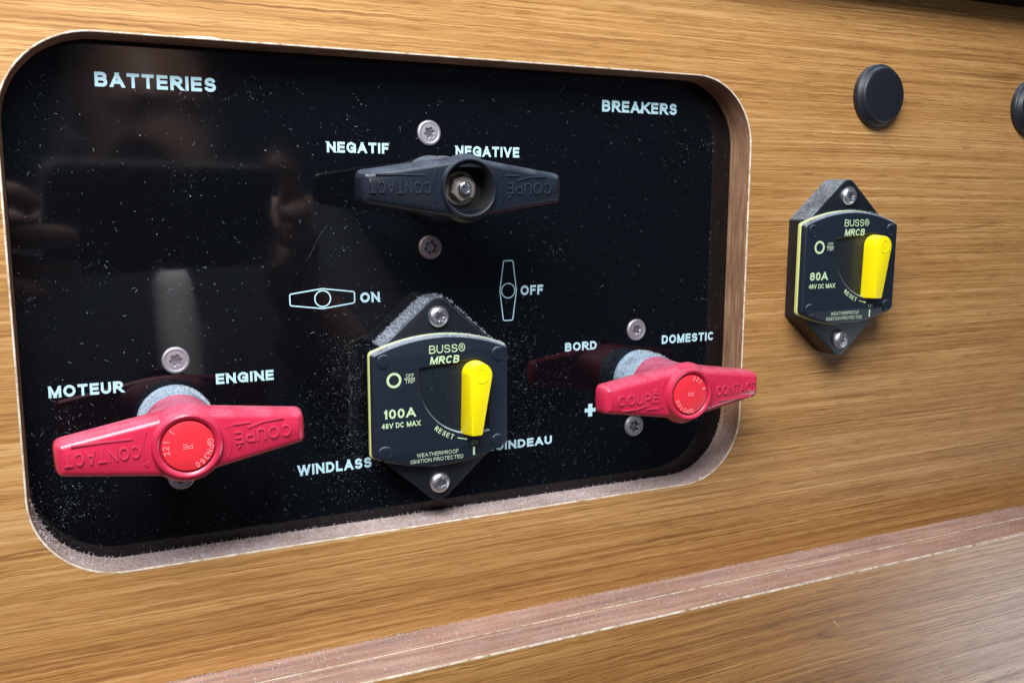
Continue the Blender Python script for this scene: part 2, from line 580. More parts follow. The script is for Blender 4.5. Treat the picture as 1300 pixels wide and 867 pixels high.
def text_polys(txt, w, gap=0.16, shear=0.0, narrow=1.0):
    """polygons grouped by stroke, cap height 1; returns (list of (stroke_index, polygon)), width"""
    res = []
    x = 0.0
    si = 0
    for ch in txt:
        acute = ch == '\u00c9'
        reg = ch == '\u00ae'
        if reg:
            for st in ribbon([(x + 0.45 + 0.42 * cos(2 * pi * k / 28), 0.55 + 0.47 * sin(2 * pi * k / 28)) for k in range(28)], w * 0.7, True):
                res.append((si, st))
            sub, ww = text_polys('R', w * 1.1)
            for k, pl in sub:
                res.append((si + 1 + k, [(x + 0.27 + px * 0.42, 0.30 + py * 0.50) for px, py in pl]))
            si += 6
            x += 0.9 + gap
            continue
        g, strokes = GL['E' if acute else ch]
        gw = max(w, g * narrow) if ch != ' ' else g
        for st in strokes:
            mode = ''
            if isinstance(st, tuple):
                mode, st = st
            pts = [(x + w / 2 + px * max(0, gw - w), w / 2 + py * (1 - w)) for px, py in st]
            if mode in ('x', 'x0'):
                a, b = Vector(pts[0]), Vector(pts[1])
                pts[0] = tuple(a + (a - b).normalized() * w * 1.6)
                a, b = Vector(pts[-1]), Vector(pts[-2])
                pts[-1] = tuple(a + (a - b).normalized() * w * 1.6)
            elif mode == '' and len(pts) == 2:
                a, b = Vector(pts[0]), Vector(pts[1])
                d = (b - a).normalized() * w / 2
                pts = [tuple(a - d), tuple(b + d)]
            for q in ribbon(pts, w, mode == 'c'):
                q = clip(clip(q, 0.0, False), 1.0, True)
                if len(q) > 2:
                    # x strokes may run past the glyph's own foot only vertically
                    res.append((si, q))
            si += 1
        if acute:
            for q in ribbon([(x + gw * 0.42, 1.10), (x + gw * 0.70, 1.36)], w * 0.9, False):
                res.append((si, q))
            si += 1
        x += gw + gap
    return [(k, [(px + py * shear, py) for px, py in pl]) for k, pl in res], x - gap


def put_text(mb, txt, x0, y0, h, width=None, w=0.2, z=0.0, gap=0.16, shear=0.0, rot=0.0, zfun=None, thick=0.05, maxseg=None, narrow=1.0, mid=False):
    """raised strokes of the text, foot at (x0,y0), cap height h mm; returns its width"""
    polys, tw = text_polys(txt, w, gap, shear, narrow)
    sx = h if width is None else width / tw
    if mid:
        x0 = x0 - tw * sx / 2
    c, s = cos(rot), sin(rot)
    for k, pl in polys:
        pts = []
        for px, py in pl:
            X, Y = px * sx, py * h
            pts.append((x0 + X * c - Y * s, y0 + X * s + Y * c))
        flat_poly(mb, pts, z, zfun, thick + 0.004 * (k % 7))
    return tw * sx


def flat_poly(mb, pts, z, zfun, thick):
    ar = sum(pts[i - 1][0] * pts[i][1] - pts[i][0] * pts[i - 1][1] for i in range(len(pts)))
    if abs(ar) < 1e-7:
        return
    if ar < 0:
        pts = pts[::-1]
    zf = zfun or (lambda x, y: z)
    n = len(pts)
    lo = [(x, y, zf(x, y) - 0.02) for x, y in pts]
    hi = [(x, y, zf(x, y) + thick) for x, y in pts]
    mb.add(lo + hi, [tuple(n + i for i in range(n))] + [(i, (i + 1) % n, n + (i + 1) % n, n + i) for i in range(n)])


def put_line(mb, pts, w, z=0.0, closed=False, zfun=None, thick=0.05):
    for q in ribbon(pts, w, closed):
        flat_poly(mb, q, z, zfun, thick)


def arc_text(mb, txt, cx, cy, r, a_mid, h, w, z, thick, spacing=1.05, inward=False):
    """text round a circle, tops outwards, running clockwise"""
    n = len(txt)
    step = h * spacing / r
    for i, ch in enumerate(txt):
        a = a_mid - (i - (n - 1) / 2) * step
        if ch == ' ':
            continue
        pl, tw = text_polys(ch, w, narrow=0.85)
        rot = a - pi / 2
        bx, by = cx + (r - h / 2) * cos(a), cy + (r - h / 2) * sin(a)
        bx -= tw * h / 2 * cos(rot); by -= tw * h / 2 * sin(rot)
        put_text(mb, ch, bx, by, h, w=w, z=z, rot=rot, thick=thick, narrow=0.85)


# ------------------------------------------------------------------ setting: wall with cutout, ledge, lower board, overhang
ZP = -12.12                                   # face of the black panel
CX0, CX1, CY0, CY1, CR = -132.6, 135.8, -45.57, 119.0, 27.0
hole = rrect(CX0, CX1, CY0, CY1, CR, 14)
WX0, WX1, WY0, WY1 = -420, 640, -85.4, 159.8
mb = MB()
mb.tess([[(WX0, WY0), (WX1, WY0), (WX1, WY1), (WX0, WY1)], hole], 0.0)
wall = mb.build('wall', M['wood'], smooth=0)
tag(wall, 'teak veneer board with a rounded cutout around the black switch panel', 'wall', kind='structure')
# lining of the cutout: thin pale veneer edge, then the sawn plywood
mb = MB()
prof = [(-0.22, 0.012), (0.0, 0.05), (0.18, 0.02), (0.32, -0.10), (0.36, -0.35)]
mb.loops([at(rrect(CX0, CX1, CY0, CY1, CR, 14, i), z) for i, z in prof])
mb.build('edge_lip', M['pale'], wall)
mb = MB()
rows = []
for k, z in enumerate((-0.30, -0.7, -2, -4, -6, -8, -10, ZP - 0.5)):
    lp = rrect(CX0, CX1, CY0, CY1, CR, 14, 0.34 + 0.05 * k)
    rows.append([(x + 0.12 * mnoise.noise((x * .2, y * .2, k)), y + 0.12 * mnoise.noise((x * .2, y * .2, k + 9)), z) for x, y in lp])
mb.loops(rows)
mb.build('cutout_edge', M['ply_cut'], wall)

# ledge: upward-facing edge of the lower plywood board
mb = MB()
LZ1, LZ2 = 12.8, 27.4
xs = [WX0 + (WX1 - WX0) * k / 200 for k in range(201)]


def strip(mb, rows):
    n = len(rows[0])
    vs = [p for r in rows for p in r]
    fs = [(k * n + i, (k + 1) * n + i, (k + 1) * n + i + 1, k * n + i + 1) for k in range(len(rows) - 1) for i in range(n - 1)]
    mb.add(vs, fs)


def wob(x, s, a=0.18):
    return a * mnoise.noise((x * 0.03, s, 0.3)) + a * 0.5 * mnoise.noise((x * 0.21, s, 1.3))


strip(mb, [[(x, WY0, -0.2 if k == 0 else z + wob(x, k)) for x in xs] for k, z in enumerate((-2.0, 6.0, LZ1 - 0.30))])
strip(mb, [[(x, WY0 - 0.10, z + wob(x, k + 5)) for x in xs] for k, z in enumerate((LZ1 + 0.25, 20.0, LZ2 - 0.45))])
ledge = mb.build('ledge', M['ply_ledge'], smooth=0)
tag(ledge, 'dusty upward plywood edge running below the wall board', 'ledge', kind='structure')
mb = MB()
strip(mb, [[(x, WY0 + 0.10 * (k == 1), LZ1 + wob(x, 2, 0.12) + d) for x in xs] for k, d in enumerate((-0.36, 0.0, 0.32))])
strip(mb, [[(x, WY0 - dy, LZ2 + wob(x, 8, 0.10) + d) for x in xs] for k, (d, dy) in enumerate(((-0.55, 0.08), (-0.20, -0.02), (0.02, 0.30), (0.04, 0.75)))])
mb.build('glue_line', M['pale'], ledge)
mb = MB()
mb.add([(WX0, WY0 - 0.6, LZ2), (WX0, -420, LZ2), (WX1, -420, LZ2), (WX1, WY0 - 0.6, LZ2)], [(0, 1, 2, 3)])
low = mb.build('lower_wall', M['wood_low'], smooth=0)
tag(low, 'glossy scratched teak board below the dusty ledge', 'wall', kind='structure')
def scuff(parent, pts, w, yz):
    m_ = MB()
    for k in range(len(pts) - 1):
        (x0, y0), (x1, y1) = pts[k], pts[k + 1]
        d = Vector((x1 - x0, y1 - y0)).normalized()
        q = Vector((-d.y, d.x))
        wa, wb = (w * (0.25 if k == 0 else 1)), (w * (0.2 if k == len(pts) - 2 else 1))
        m_.add([(x0 + q.x * wa, y0 + q.y * wa, yz), (x0 - q.x * wa, y0 - q.y * wa, yz), (x1 - q.x * wb, y1 - q.y * wb, yz), (x1 + q.x * wb, y1 + q.y * wb, yz)], [(0, 1, 2, 3)])
    m_.build('scuff', M['pale'], parent, smooth=0)


for pts, w in (([(234.5, -145.5), (236.7, -141.9), (240.6, -138.6)], 1.0), ([(274.0, -157.6), (281.7, -155.9), (290.2, -154.6)], 0.55),
               ([(279.4, -160.2), (286, -159.2), (294.5, -160.6)], 0.28), ([(167.4, -105.0), (168.9, -106.8), (172.0, -109.3)], 0.35), ([(248.0, -100.2), (249.0, -100.8)], 0.35),
               ([(225.2, -103.2), (226.2, -103.9)], 0.3), ([(120, -103.2), (122, -102.9)], 0.22)):
    scuff(low, pts, w, LZ2 + 0.03)
for pts, w in (([(153.4, -40.1), (154.4, -38.9)], 0.5), ([(207.6, -48.2), (208.7, -46.8)], 0.45), ([(289, 144.7), (290.2, 144.3)], 0.4)):
    scuff(wall, pts, w, 0.03)
m_ = MB()
m_.add([(-83.5, 118.9, 0.05), (-77, 118.75, 0.25), (-68.8, 119.0, 0.05), (-73, 119.7, 0.04), (-79, 119.6, 0.04)], [(0, 1, 2, 3, 4)])
m_.build('chip', M['pale'], wall, smooth=0)
mb = MB()
mb.box(WX0, WX1, 159.8, 200, -12, 12)
ov = mb.build('overhang', M['dark'], smooth=0)
tag(ov, 'black trim above the top edge of the wall board', 'trim', kind='structure')

# ------------------------------------------------------------------ black switch panel
panel = thing('switch_panel', (0, 0, ZP), 'glossy black panel with pale printed words set in the rounded cutout', 'panel')
mb = MB()
pl = rrect(CX0, CX1, CY0, CY1, CR, 14, -2.0)
mb.loops([at(pl, -4), at(pl, 0)], cap0=True, cap1=True)
mb.build('panel_sheet', M['acrylic'], panel)
WORDS = [('BATTERIES', -106.0, 104.6, 4.35, 35.4), ('BREAKERS', 72.7, 104.6, 4.35, 34.8), ('NEGATIF', -35.2, 86.65, 3.6, 21.8), ('NEGATIVE', 11.8, 86.4, 3.7, 25.4),
         ('ON', -24.7, 35.0, 3.6, 7.1), ('OFF', 38.1, 35.0, 3.75, 9.6), ('MOTEUR', -124.7, 9.8, 3.7, 21.5), ('ENGINE', -74.7, 10.0, 3.5, 19.0),
         ('WINDLASS', -48.6, -25.0, 3.8, 26.8), ('GUINDEAU', 23.4, -24.6, 3.3, 28.8), ('BORD', 57.7, 12.0, 3.4, 14.4), ('DOMESTIC', 103.4, 12.05, 3.6, 26.6)]
for t, x, y, h, wd in WORDS:
    mb = MB()
    put_text(mb, t, x, y, h, wd, w=0.235, gap=0.19, z=0.0, thick=0.06)
    mb.build('lettering', M['print'], panel, smooth=0, weld=False)
mb = MB()
put_text(mb, '+', 69.7 - 2.6, -12.7 - 2.6, 5.2, 5.0, w=0.30, thick=0.06)
mb.build('plus_sign', M['print'], panel, smooth=0, weld=False)


def symbol(cx, cy, rot):
    mb = MB()
    out = rpoly([(-11.3, -1.95), (0, -3.45), (11.3, -1.95), (11.3, 1.95), (0, 3.45), (-11.3, 1.95)], [0.7, 0.8, 0.7, 0.7, 0.8, 0.7])
    cc = [(2.75 * cos(2 * pi * k / 36), 2.75 * sin(2 * pi * k / 36)) for k in range(36)]
    c, s = cos(rot), sin(rot)
    for lp in (out, cc):
        put_line(mb, [(cx + x * c - y * s, cy + x * s + y * c) for x, y in lp], 0.42, 0.0, True, thick=0.06)
    mb.build('switch_symbol', M['print'], panel, smooth=0, weld=False)


symbol(-38.05, 37.05, 0.0)
symbol(32.85, 37.0, pi / 2)


# ------------------------------------------------------------------ screws
def star(r, n=6, amp=0.16, m=72, rot=0.0):
    return [(r * (1 + amp * cos(n * 2 * pi * k / m)) * cos(2 * pi * k / m + rot), r * (1 + amp * cos(n * 2 * pi * k / m)) * sin(2 * pi * k / m + rot)) for k in range(m)]


def screw(parent, x, y, z, r, h, mat, dome=True, rot=0.3):
    """torx screw: shaped head with a star socket"""
    mb = MB()
    m = 72
    ang = [2 * pi * k / m for k in range(m)]
    if dome:
        prof = [(r, 0), (r, h * 0.18), (r * 0.97, h * 0.45), (r * 0.86, h * 0.74), (r * 0.70, h * 0.92), (r * 0.56, h)]
    else:
        prof = [(r, 0), (r, h * 0.5), (r * 0.95, h * 0.85), (r * 0.86, h), (r * 0.80, h * 0.98), (r * 0.76, h * 0.86), (r * 0.70, h * 0.86), (r * 0.56, h * 0.9)]
    loops = [[(x + q * cos(a), y + q * sin(a), z + zz) for a in ang] for q, zz in prof]
    st = star(r * 0.42, rot=rot)
    tz = prof[-1][1]
    loops.append([(x + px, y + py, z + tz) for px, py in st])
    mb.loops(loops)
    st2 = [(x + px * 0.92, y + py * 0.92, z + tz - 0.6) for px, py in st]
    mb.loops([loops[-1], st2], cap1=True, mi=1)
    return mb.build('screw', [mat, M['socket']], parent, smooth=40)


# ------------------------------------------------------------------ rotary battery switches
HL, HW, HT = 35.9, 10.0, 5.3


def arm_half(x):
    """half height of the handle outline at |x|"""
    a = abs(x)
    if a < 5.5:
        return HW - 0.02 * a
    return HW - 0.11 - (a - 5.5) / (HL - 5.5) * (HW - 0.11 - HT)


def arm_front(x, y=0.0):
    """height of the front face above the panel"""
    return 34.6 - 1.6 * (abs(x) / HL) - 0.010 * y * y


def handle_outline():
    xs = [-HL + HL * 2 * k / 160 for k in range(161)]
    rt = 2.2
    top = []
    for x in xs:
        e = HL - abs(x)
        hh = arm_half(x)
        if e < rt:
            hh = hh - rt + math.sqrt(max(0, rt * rt - (rt - e) ** 2))
        top.append((x, hh))
    return xs, top


def build_handle(parent, mats, cap, word_side, texts):
    xs, top = handle_outline()
    loop = [(x, -h) for x, h in top] + [(x, h) for x, h in reversed(top)]          # ccw
    n = len(xs)
    mb = MB()

    def lev(ins, zrel, base=None):
        lp = inset(loop, ins)
        if base is not None:
            return [(x, y, base) for x, y in lp]
        return [(x, y, arm_front(x, 0) + zrel) for x, y in lp]
    rows = [lev(2.2, 0, 25.0), lev(0.9, 0, 25.2), lev(0.2, 0, 26.0), lev(0.0, 0, 27.0)]
    rows += [lev(0.35, -3.6)]
    for k in range(1, 7):
        a = pi / 2 * k / 6
        rows.append(lev(0.6 + 2.6 * (1 - cos(a)), -2.6 + 2.6 * sin(a) - 0.0))
    mb.loops(rows, cap0=True)
    last = rows[-1]
    # front face strips from lower edge to upper edge, slightly crowned
    m = 32
    grid = []
    for i in range(n):
        a, b = Vector(last[i]), Vector(last[2 * n - 1 - i])
        row = []
        for k in range(m + 1):
            t = k / m
            q = a.lerp(b, t)
            row.append((q.x, q.y, q.z + 0.35 * (1 - (2 * t - 1) ** 2)))
        grid.append(row)
    vs = [p for r in grid for p in r]
    mb.add(vs, [(i * (m + 1) + k, (i + 1) * (m + 1) + k, (i + 1) * (m + 1) + k + 1, i * (m + 1) + k + 1) for i in range(n - 1) for k in range(m)
                if cap or hypot(grid[i][k][0] + 0.2, grid[i][k][1] + 0.2) > 9.2])
    # neck flaring from the collar into the arms
    rows = []
    for k in range(13):
        s = k / 12
        e = s ** 2.4
        rx, ry = 11.0 + (21 - 11.0) * e, 11.0 - 1.4 * s
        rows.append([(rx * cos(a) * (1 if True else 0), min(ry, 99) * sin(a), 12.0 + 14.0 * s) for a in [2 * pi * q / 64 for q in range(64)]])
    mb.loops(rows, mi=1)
    # raised hub ring
    if cap:
        mb.lathe([(11.8, 32.0), (10.8, 33.4), (10.25, 34.6), (10.0, 35.6), (9.7, 36.2), (9.1, 36.5), (8.45, 36.3), (8.05, 35.9), (7.95, 34.2)], cap=True)
    else:
        mb.lathe([(11.2, 31.6), (10.4, 32.6), (9.9, 34.0), (9.7, 35.2), (9.4, 35.7), (9.0, 35.8), (8.7, 35.5)], cap=False)
        mb.lathe([(8.7, 35.5), (8.2, 33.8), (7.8, 26.5)], cap=True, mi=2)
    h = mb.build('handle', mats, parent, smooth=32)
    zf = lambda x, y: arm_front(x) + 0.35 * (1 - min(1, (y / (arm_half(x) - 3.2)) ** 2))
    # raised words, a line under each, and arrows round the hub
    mb = MB()
    w = 0.14
    put_text(mb, 'COUP\u00c9', -30.6, -2.0, 3.8, 17.0, w=w, zfun=zf, thick=0.40, gap=0.24)
    put_line(mb, [(-28.6, -4.0), (-22.5, -3.9), (-17.6, -2.7)], 0.55, zfun=zf, thick=0.40)
    put_line(mb, [(-18.5, -4.3), (-13.2, -4.3)], 0.55, zfun=zf, thick=0.40)
    mb.build('lettering', M['handle_text'] if cap else M['black_text'], h, smooth=0, weld=False)
    mb = MB()
    put_text(mb, 'CONTACT', 13.2, -2.0, 3.8, 20.0, w=w, zfun=zf, thick=0.40, gap=0.24)
    put_line(mb, [(15.0, -4.1), (23, -4.15), (31.0, -4.0)], 0.55, zfun=zf, thick=0.40)
    mb.build('lettering', M['handle_text'] if cap else M['black_text'], h, smooth=0, weld=False)
    for a0, a1 in ((152, 197), (-28, 17)):
        mb = MB()
        pts = [(12.4 * cos(radians(a)), 12.4 * sin(radians(a))) for a in [a0 + (a1 - a0) * k / 12 for k in range(13)]]
        pts = [p for p in pts if abs(p[1]) < arm_half(p[0]) - 2.8]
        put_line(mb, pts, 0.5, zfun=zf, thick=0.25)
        e = pts[-1]
        d = Vector(pts[-1]) - Vector(pts[-2]); d.normalize()
        nn = Vector((-d.y, d.x))
        ev = Vector(e)
        flat_poly(mb, [tuple(ev + d * 1.5), tuple(ev + nn * 0.8), tuple(ev - nn * 0.8)], 0, zf, 0.25)
        mb.build('arrow_mark', mats[0], h, smooth=0, weld=False)
    if cap:
        mb = MB()
        mb.lathe([(7.45, 34.0), (7.45, 35.75), (7.35, 35.98), (7.1, 36.08), (3, 36.10)], cap=True)
        c = mb.build('hub_cap', M['redcap'], h, smooth=40)
        mb = MB()
        arc_text(mb, texts[0], 0, 0, 6.3, radians(texts[1]), 1.75, 0.15, 36.10, 0.12, 0.95)
        arc_text(mb, texts[2], 0, 0, 6.3, radians(texts[3]), 1.75, 0.15, 36.10, 0.12, 0.95)
        put_text(mb, 'PE', -1.2, -0.7, 1.5, w=0.16, z=36.10, thick=0.10)
        mb.build('lettering', M['redtext'], c, smooth=0, weld=False)
    else:
        mb = MB()
        hexa = [(4.6 * cos(pi / 3 * k + 0.35), 4.6 * sin(pi / 3 * k + 0.35)) for k in range(6)]
        hx = rpoly(hexa, 0.5, 3)
        wash = [(5.6 * cos(2 * pi * k / 40), 5.6 * sin(2 * pi * k / 40)) for k in range(40)]
        mb.loops([at(wash, 26.4), at(wash, 27.0)], cap1=True)
        mb.loops([at(hx, 27.0), at(hx, 29.6), at(inset(hx, 0.35), 30.0)], cap1=True)
        nut = mb.build('nut', M['nut'], h, smooth=30)
        mb = MB()
        mb.lathe([(2.35, 29.0), (2.35, 31.2), (2.1, 31.7), (1.6, 31.9), (1.4, 31.6), (0.5, 31.5)], n=32, cap=True)
        mb.build('bolt', M['bolt'], nut, smooth=40)
    return h


def battery_switch(loc, label, mats, cap, angle, screws, texts=('', ''), low='washer_steel'):
    t = thing('battery_switch', (loc[0], loc[1], ZP), label, 'switch', 'rotary battery switches on the black panel')
    mb = MB()
    mb.lathe([(11.8, 0.0), (11.7, 1.0), (11.3, 1.6), (11.2, 11.4), (11.0, 12.2), (10.5, 12.6)], cap=True)
    mb.build('collar', M['collar'] if cap else M['collar_black'], t, smooth=40)
    h = build_handle(t, mats, cap, 1, texts)
    h.rotation_euler = (0, -radians(angle), 0)
    for i, (x, y) in enumerate(screws):
        s = screw(t, x - loc[0], y - loc[1], 0.0, 4.4, 1.0, M['washer_steel'] if i == 0 else M[low], dome=False, rot=0.2 + i)
        if i and low != 'washer_steel':
            s['label'] = 'dull brownish screw'
    return t


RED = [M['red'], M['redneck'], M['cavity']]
BLK = [M['blackhandle'], M['collar_black'], M['cavity']]
battery_switch((2.3, 74.7), 'black rotary switch handle with open hub and nut, below the word NEGATIVE', BLK, False, 180.0, [(1.54, 94.25), (1.54, 53.94)], low='steel_dusty')
battery_switch((-88.2, -0.8), 'red rotary switch handle with capped hub, between MOTEUR and ENGINE', RED, True, 182.3, [(-87.04, 19.11), (-87.04, -19.96)], ('221 1', -17, 'GPN360', 148))
battery_switch((92.1, -1.4), 'red rotary switch handle reaching over the cutout edge, under BORD and DOMESTIC', RED, True, 0.3, [(90.51, 18.79), (90.51, -21.24)], ('221 4', 48, 'GPO100', 238))

# ------------------------------------------------------------------ circuit breakers
TB = 11.5                                    # front of the base
TF = 15.4                                    # front of the face plate
PIV = (12.8, 9.4)


def make_breaker(label):
    t = thing('circuit_breaker', (0, 0, ZP), label, 'circuit breaker', 'marine circuit breakers with yellow levers')
    base = rpoly([(0, -38.6), (20.7, -20.4), (20.7, 20.4), (0, 38.6), (-20.7, 20.4), (-20.7, -20.4)], [4.6, 1.5, 1.5, 4.6, 1.5, 1.5], 8)
    mb = MB()
    mb.loops([at(base, 0), at(base, TB - 0.5), at(inset(base, 0.15), TB - 0.15), at(inset(base, 0.5), TB)], cap1=True)
    mb.build('base', M['black'], t, smooth=35)

    def outline(ex):
        X, yt, yb = 25.7 + ex, 18.7 + ex, 17.6 + ex
        tp = [(X - 2 * X * k / 24, yt + (24.0 + ex - yt) * (1 - (2 * k / 24 - 1) ** 2)) for k in range(25)]
        bt = [(-X + 2 * X * k / 24, -yb - (23.2 + ex - yb) * (1 - (2 * k / 24 - 1) ** 2)) for k in range(25)]
        pts = tp + bt
        rr = [0.0] * 50
        for i in (0, 24, 25, 49):
            rr[i] = 1.9
        # a corner radius needs long neighbours: drop the next sample on the arc
        keep = [i for i in range(50) if i not in (1, 2, 22, 23, 26, 27, 47, 48)]
        return rpoly([pts[i] for i in keep], [rr[i] for i in keep], 6)
    o = outline(0.0)
    mb = MB()
    g = outline(0.35)
    mb.loops([at(g, TB - 0.2), at(g, TB + 1.0), at(inset(g, 0.3), TB + 1.3)], cap0=True, cap1=True)
    mb.build('gasket', M['core'], t, smooth=35)
    # face plate with a sector-shaped recess
    hole = [(PIV[0] + 21.7 * cos(radians(a)), PIV[1] + 21.7 * sin(radians(a))) for a in [171 + (284 - 171) * k / 40 for k in range(41)]]
    hole += [(PIV[0] + 5.3 * cos(radians(a)), PIV[1] + 5.3 * sin(radians(a))) for a in [-20 + 115 * k / 16 for k in range(17)]]
    mb = MB()
    i1 = inset(o, 1.0)
    mb.loops([at(o, TB + 1.2), at(o, TF - 1.0), at(inset(o, 0.25), TF - 0.45), at(inset(o, 0.7), TF - 0.1), at(i1, TF)])
    wide = inset(hole, -0.4)
    mb.tess([i1, wide], TF)
    hl = [(x, y) for x, y in reversed(hole)]
    mb.loops([at(wide[::-1], TF), at(hl, TF - 0.3), at(hl, TF - 1.3)], mi=1)
    mb.tess([hole], TF - 1.3, mi=1)
    plate = mb.build('face_plate', [M['plate'], M['recess']], t, smooth=30)
    for sx, sy in ((-21.5, 16.1), (21.5, 16.1), (-21.5, -16.2), (21.5, -16.2)):
        mb = MB()
        mb.lathe([(2.75, TF - 0.02), (2.75, TF + 0.03), (2.6, TF + 0.03), (2.5, TF - 0.0), (2.45, TF + 0.30), (2.2, TF + 0.42), (1.2, TF + 0.45)], (sx, sy), 40)
        mb.build('rivet', M['plate'], plate, smooth=40)

    def words(name, mat, fn):
        m_ = MB()
        fn(m_)
        return m_.build(name, mat, plate, smooth=0, weld=False)
    Z = TF + 0.01
    words('lettering', M['engrave'], lambda m_: put_text(m_, 'BUSS\u00ae', -4.9, 17.75, 2.85, 13.5, w=0.125, z=Z, thick=0.03))
    words('lettering', M['engrave'], lambda m_: put_text(m_, 'MRCB', -4.7, 13.95, 2.75, 10.9, w=0.205, z=Z, thick=0.03, shear=0.2))
    words('off_ring', M['engrave'], lambda m_: put_line(m_, [(-17.9 + 2.25 * cos(2 * pi * k / 40), 9.4 + 2.25 * sin(2 * pi * k / 40)) for k in range(40)], 0.85, Z, True, thick=0.03))

    def offtrip(m_):
        put_text(m_, 'OFF', -13.6, 9.95, 1.35, 3.0, w=0.15, z=Z, thick=0.03)
        put_text(m_, 'TRIP', -13.9, 7.9, 1.45, 3.6, w=0.15, z=Z, thick=0.03)
        put_line(m_, [(-14.3, 9.62), (-10.2, 9.62)], 0.25, Z, thick=0.03)
    words('lettering', M['engrave_dim'], offtrip)
    words('lettering', M['engrave'], lambda m_: put_text(m_, '48V DC MAX', -22.6, -7.4, 1.85, 14.2, w=0.19, z=Z, thick=0.03))

    def reset(m_):
        txt = 'RESET'
        # runs along the arc of the recess
        for i, ch in enumerate(txt):
            a = radians(229.5 + i * 4.1)
            r = 24.9
            put_text(m_, ch, PIV[0] + r * cos(a), PIV[1] + r * sin(a), 1.75, w=0.16, z=Z, rot=a + pi / 2, narrow=0.78, thick=0.03)
        pts = [(PIV[0] + 23.9 * cos(radians(a)), PIV[1] + 23.9 * sin(radians(a))) for a in (252.5, 255, 257.5, 260)]
        put_line(m_, pts, 0.3, Z, thick=0.03)
        e = Vector(pts[-1]); d = (e - Vector(pts[-2])).normalized(); q = Vector((-d.y, d.x))
        flat_poly(m_, [tuple(e + d * 1.0), tuple(e + q * 0.5), tuple(e - q * 0.5)], Z, None, 0.03)
    words('lettering', M['engrave'], reset)

    def foot(m_):
        put_text(m_, 'WEATHERPROOF', -9.9, -19.0, 1.45, 15.9, w=0.15, z=Z, thick=0.03)
        put_text(m_, 'IGNITION PROTECTED', -12.2, -21.05, 1.40, 20.0, w=0.15, z=Z, thick=0.03)
    words('lettering', M['engrave_dim'], foot)

    def on(m_):
        put_text(m_, 'ON', 11.1, -16.4, 1.35, 2.4, w=0.15, z=Z, thick=0.03)
    words('lettering', M['engrave_dim'], on)
    words('on_bar', M['engrave'], lambda m_: put_line(m_, [(12.0, -17.5), (12.0, -20.5)], 0.75, Z, thick=0.03))

    # lever: rounded at the pivot, tapering to the tip, narrower towards the front
    def lev(c, r, tip, hw, z, cr):
        pts = [(c[0] + r * cos(a), c[1] + r * sin(a)) for a in [radians(-8 + 196 * k / 24) for k in range(25)]]
        pts += rpoly_tip(tip, hw, cr)
        return at(pts, z)

    def rpoly_tip(tip, hw, cr):
        x, y = tip
        return [(x - hw, y + cr)] + [(x - hw + cr - cr * cos(a), y + cr - cr * sin(a)) for a in (pi / 4, pi / 2)] + \
               [(x + hw - cr + cr * sin(a), y + cr - cr * cos(a) + 0.0) for a in (0.01, pi / 4, pi / 2)]
    mb = MB()
    mb.loops([lev((12.7, 9.3), 4.9, (10.6, -12.4), 3.2, TF - 1.2, 0.5), lev((12.7, 9.3), 4.85, (10.7, -12.4), 3.05, TF + 0.8, 0.5),
              lev((12.8, 9.4), 4.4, (11.2, -12.3), 2.15, TF + 4.6, 0.4), lev((12.82, 9.4), 4.2, (11.25, -12.15), 1.95, TF + 5.0, 0.4),
              lev((12.85, 9.4), 3.95, (11.3, -11.9), 1.7, TF + 5.1, 0.4)], cap1=True)
    lv = mb.build('lever', M['yellow'], t, smooth=38)
    mb = MB()
    mb.lathe([(2.75, TF + 5.1), (2.70, TF + 5.28), (2.5, TF + 5.30), (2.45, TF + 5.16), (0.5, TF + 5.16)], (12.9, 9.4), 40)
    mb.build('pivot', M['yellow'], lv, smooth=40)
    screw(t, 0, 30.25, TB, 3.85, 2.0, M['steel'], rot=0.1)
    screw(t, 0, -30.25, TB, 3.85, 2.0, M['steel'], rot=0.6)
    return t, plate


def rating(plate, txt, x, wd):
    m_ = MB()
    put_text(m_, txt, x, -4.05, 3.3, wd, w=0.20, z=TF + 0.01, thick=0.03)
    return m_.build('lettering', M['engrave'], plate, smooth=0, weld=False)


br1, plate1 = make_breaker('black breaker marked 100A with yellow lever on the glossy black panel')
br2 = copy_tree(br1)
br2['label'] = 'black breaker marked 80A with yellow lever screwed to the bare wood'
br2.location = P(178.27, 42.68, 0)
plate2 = [c for c in br2.children if c.name.startswith('face_plate')][0]
rating(plate1, '100A', -22.0, 11.9)
rating(plate2, '80A', -22.2, 9.6)


# ------------------------------------------------------------------ round plugs
def plug(loc, label):
    mb = MB()
    mb.lathe([(13.2, 0), (13.3, 0.6), (13.2, 2.2), (12.9, 2.7), (12.2, 2.95), (11.9, 3.3), (11.6, 4.4), (11.2, 4.8), (10.4, 5.0), (5, 5.05)], n=96, cap=True)
    o = mb.build('hole_plug', M['plug'], None, smooth=40)
    o.location = P(*loc)
    return tag(o, label, 'plug', 'black round hole plugs')


plug((202.6, 115.4, 0), 'whole round black plastic plug above the 80A breaker')
plug((302.2, 114.6, 0), 'round black plastic plug cut off by the right edge of the picture')


# ------------------------------------------------------------------ dust
def fleck(mb, p, u, v, size, rng):
    """irregular scrap lying in the plane of u,v"""
    k = rng.choice((3, 4, 4, 5))
    a0 = rng.random() * 6.28
    vs = []
    for i in range(k):
        a = a0 + 2 * pi * i / k
        r = size * rng.uniform(0.5, 1.0)
        q = p + u * (r * cos(a)) + v * (r * sin(a))
        vs.append(tuple(q))
    mb.add(vs, [tuple(range(k))])


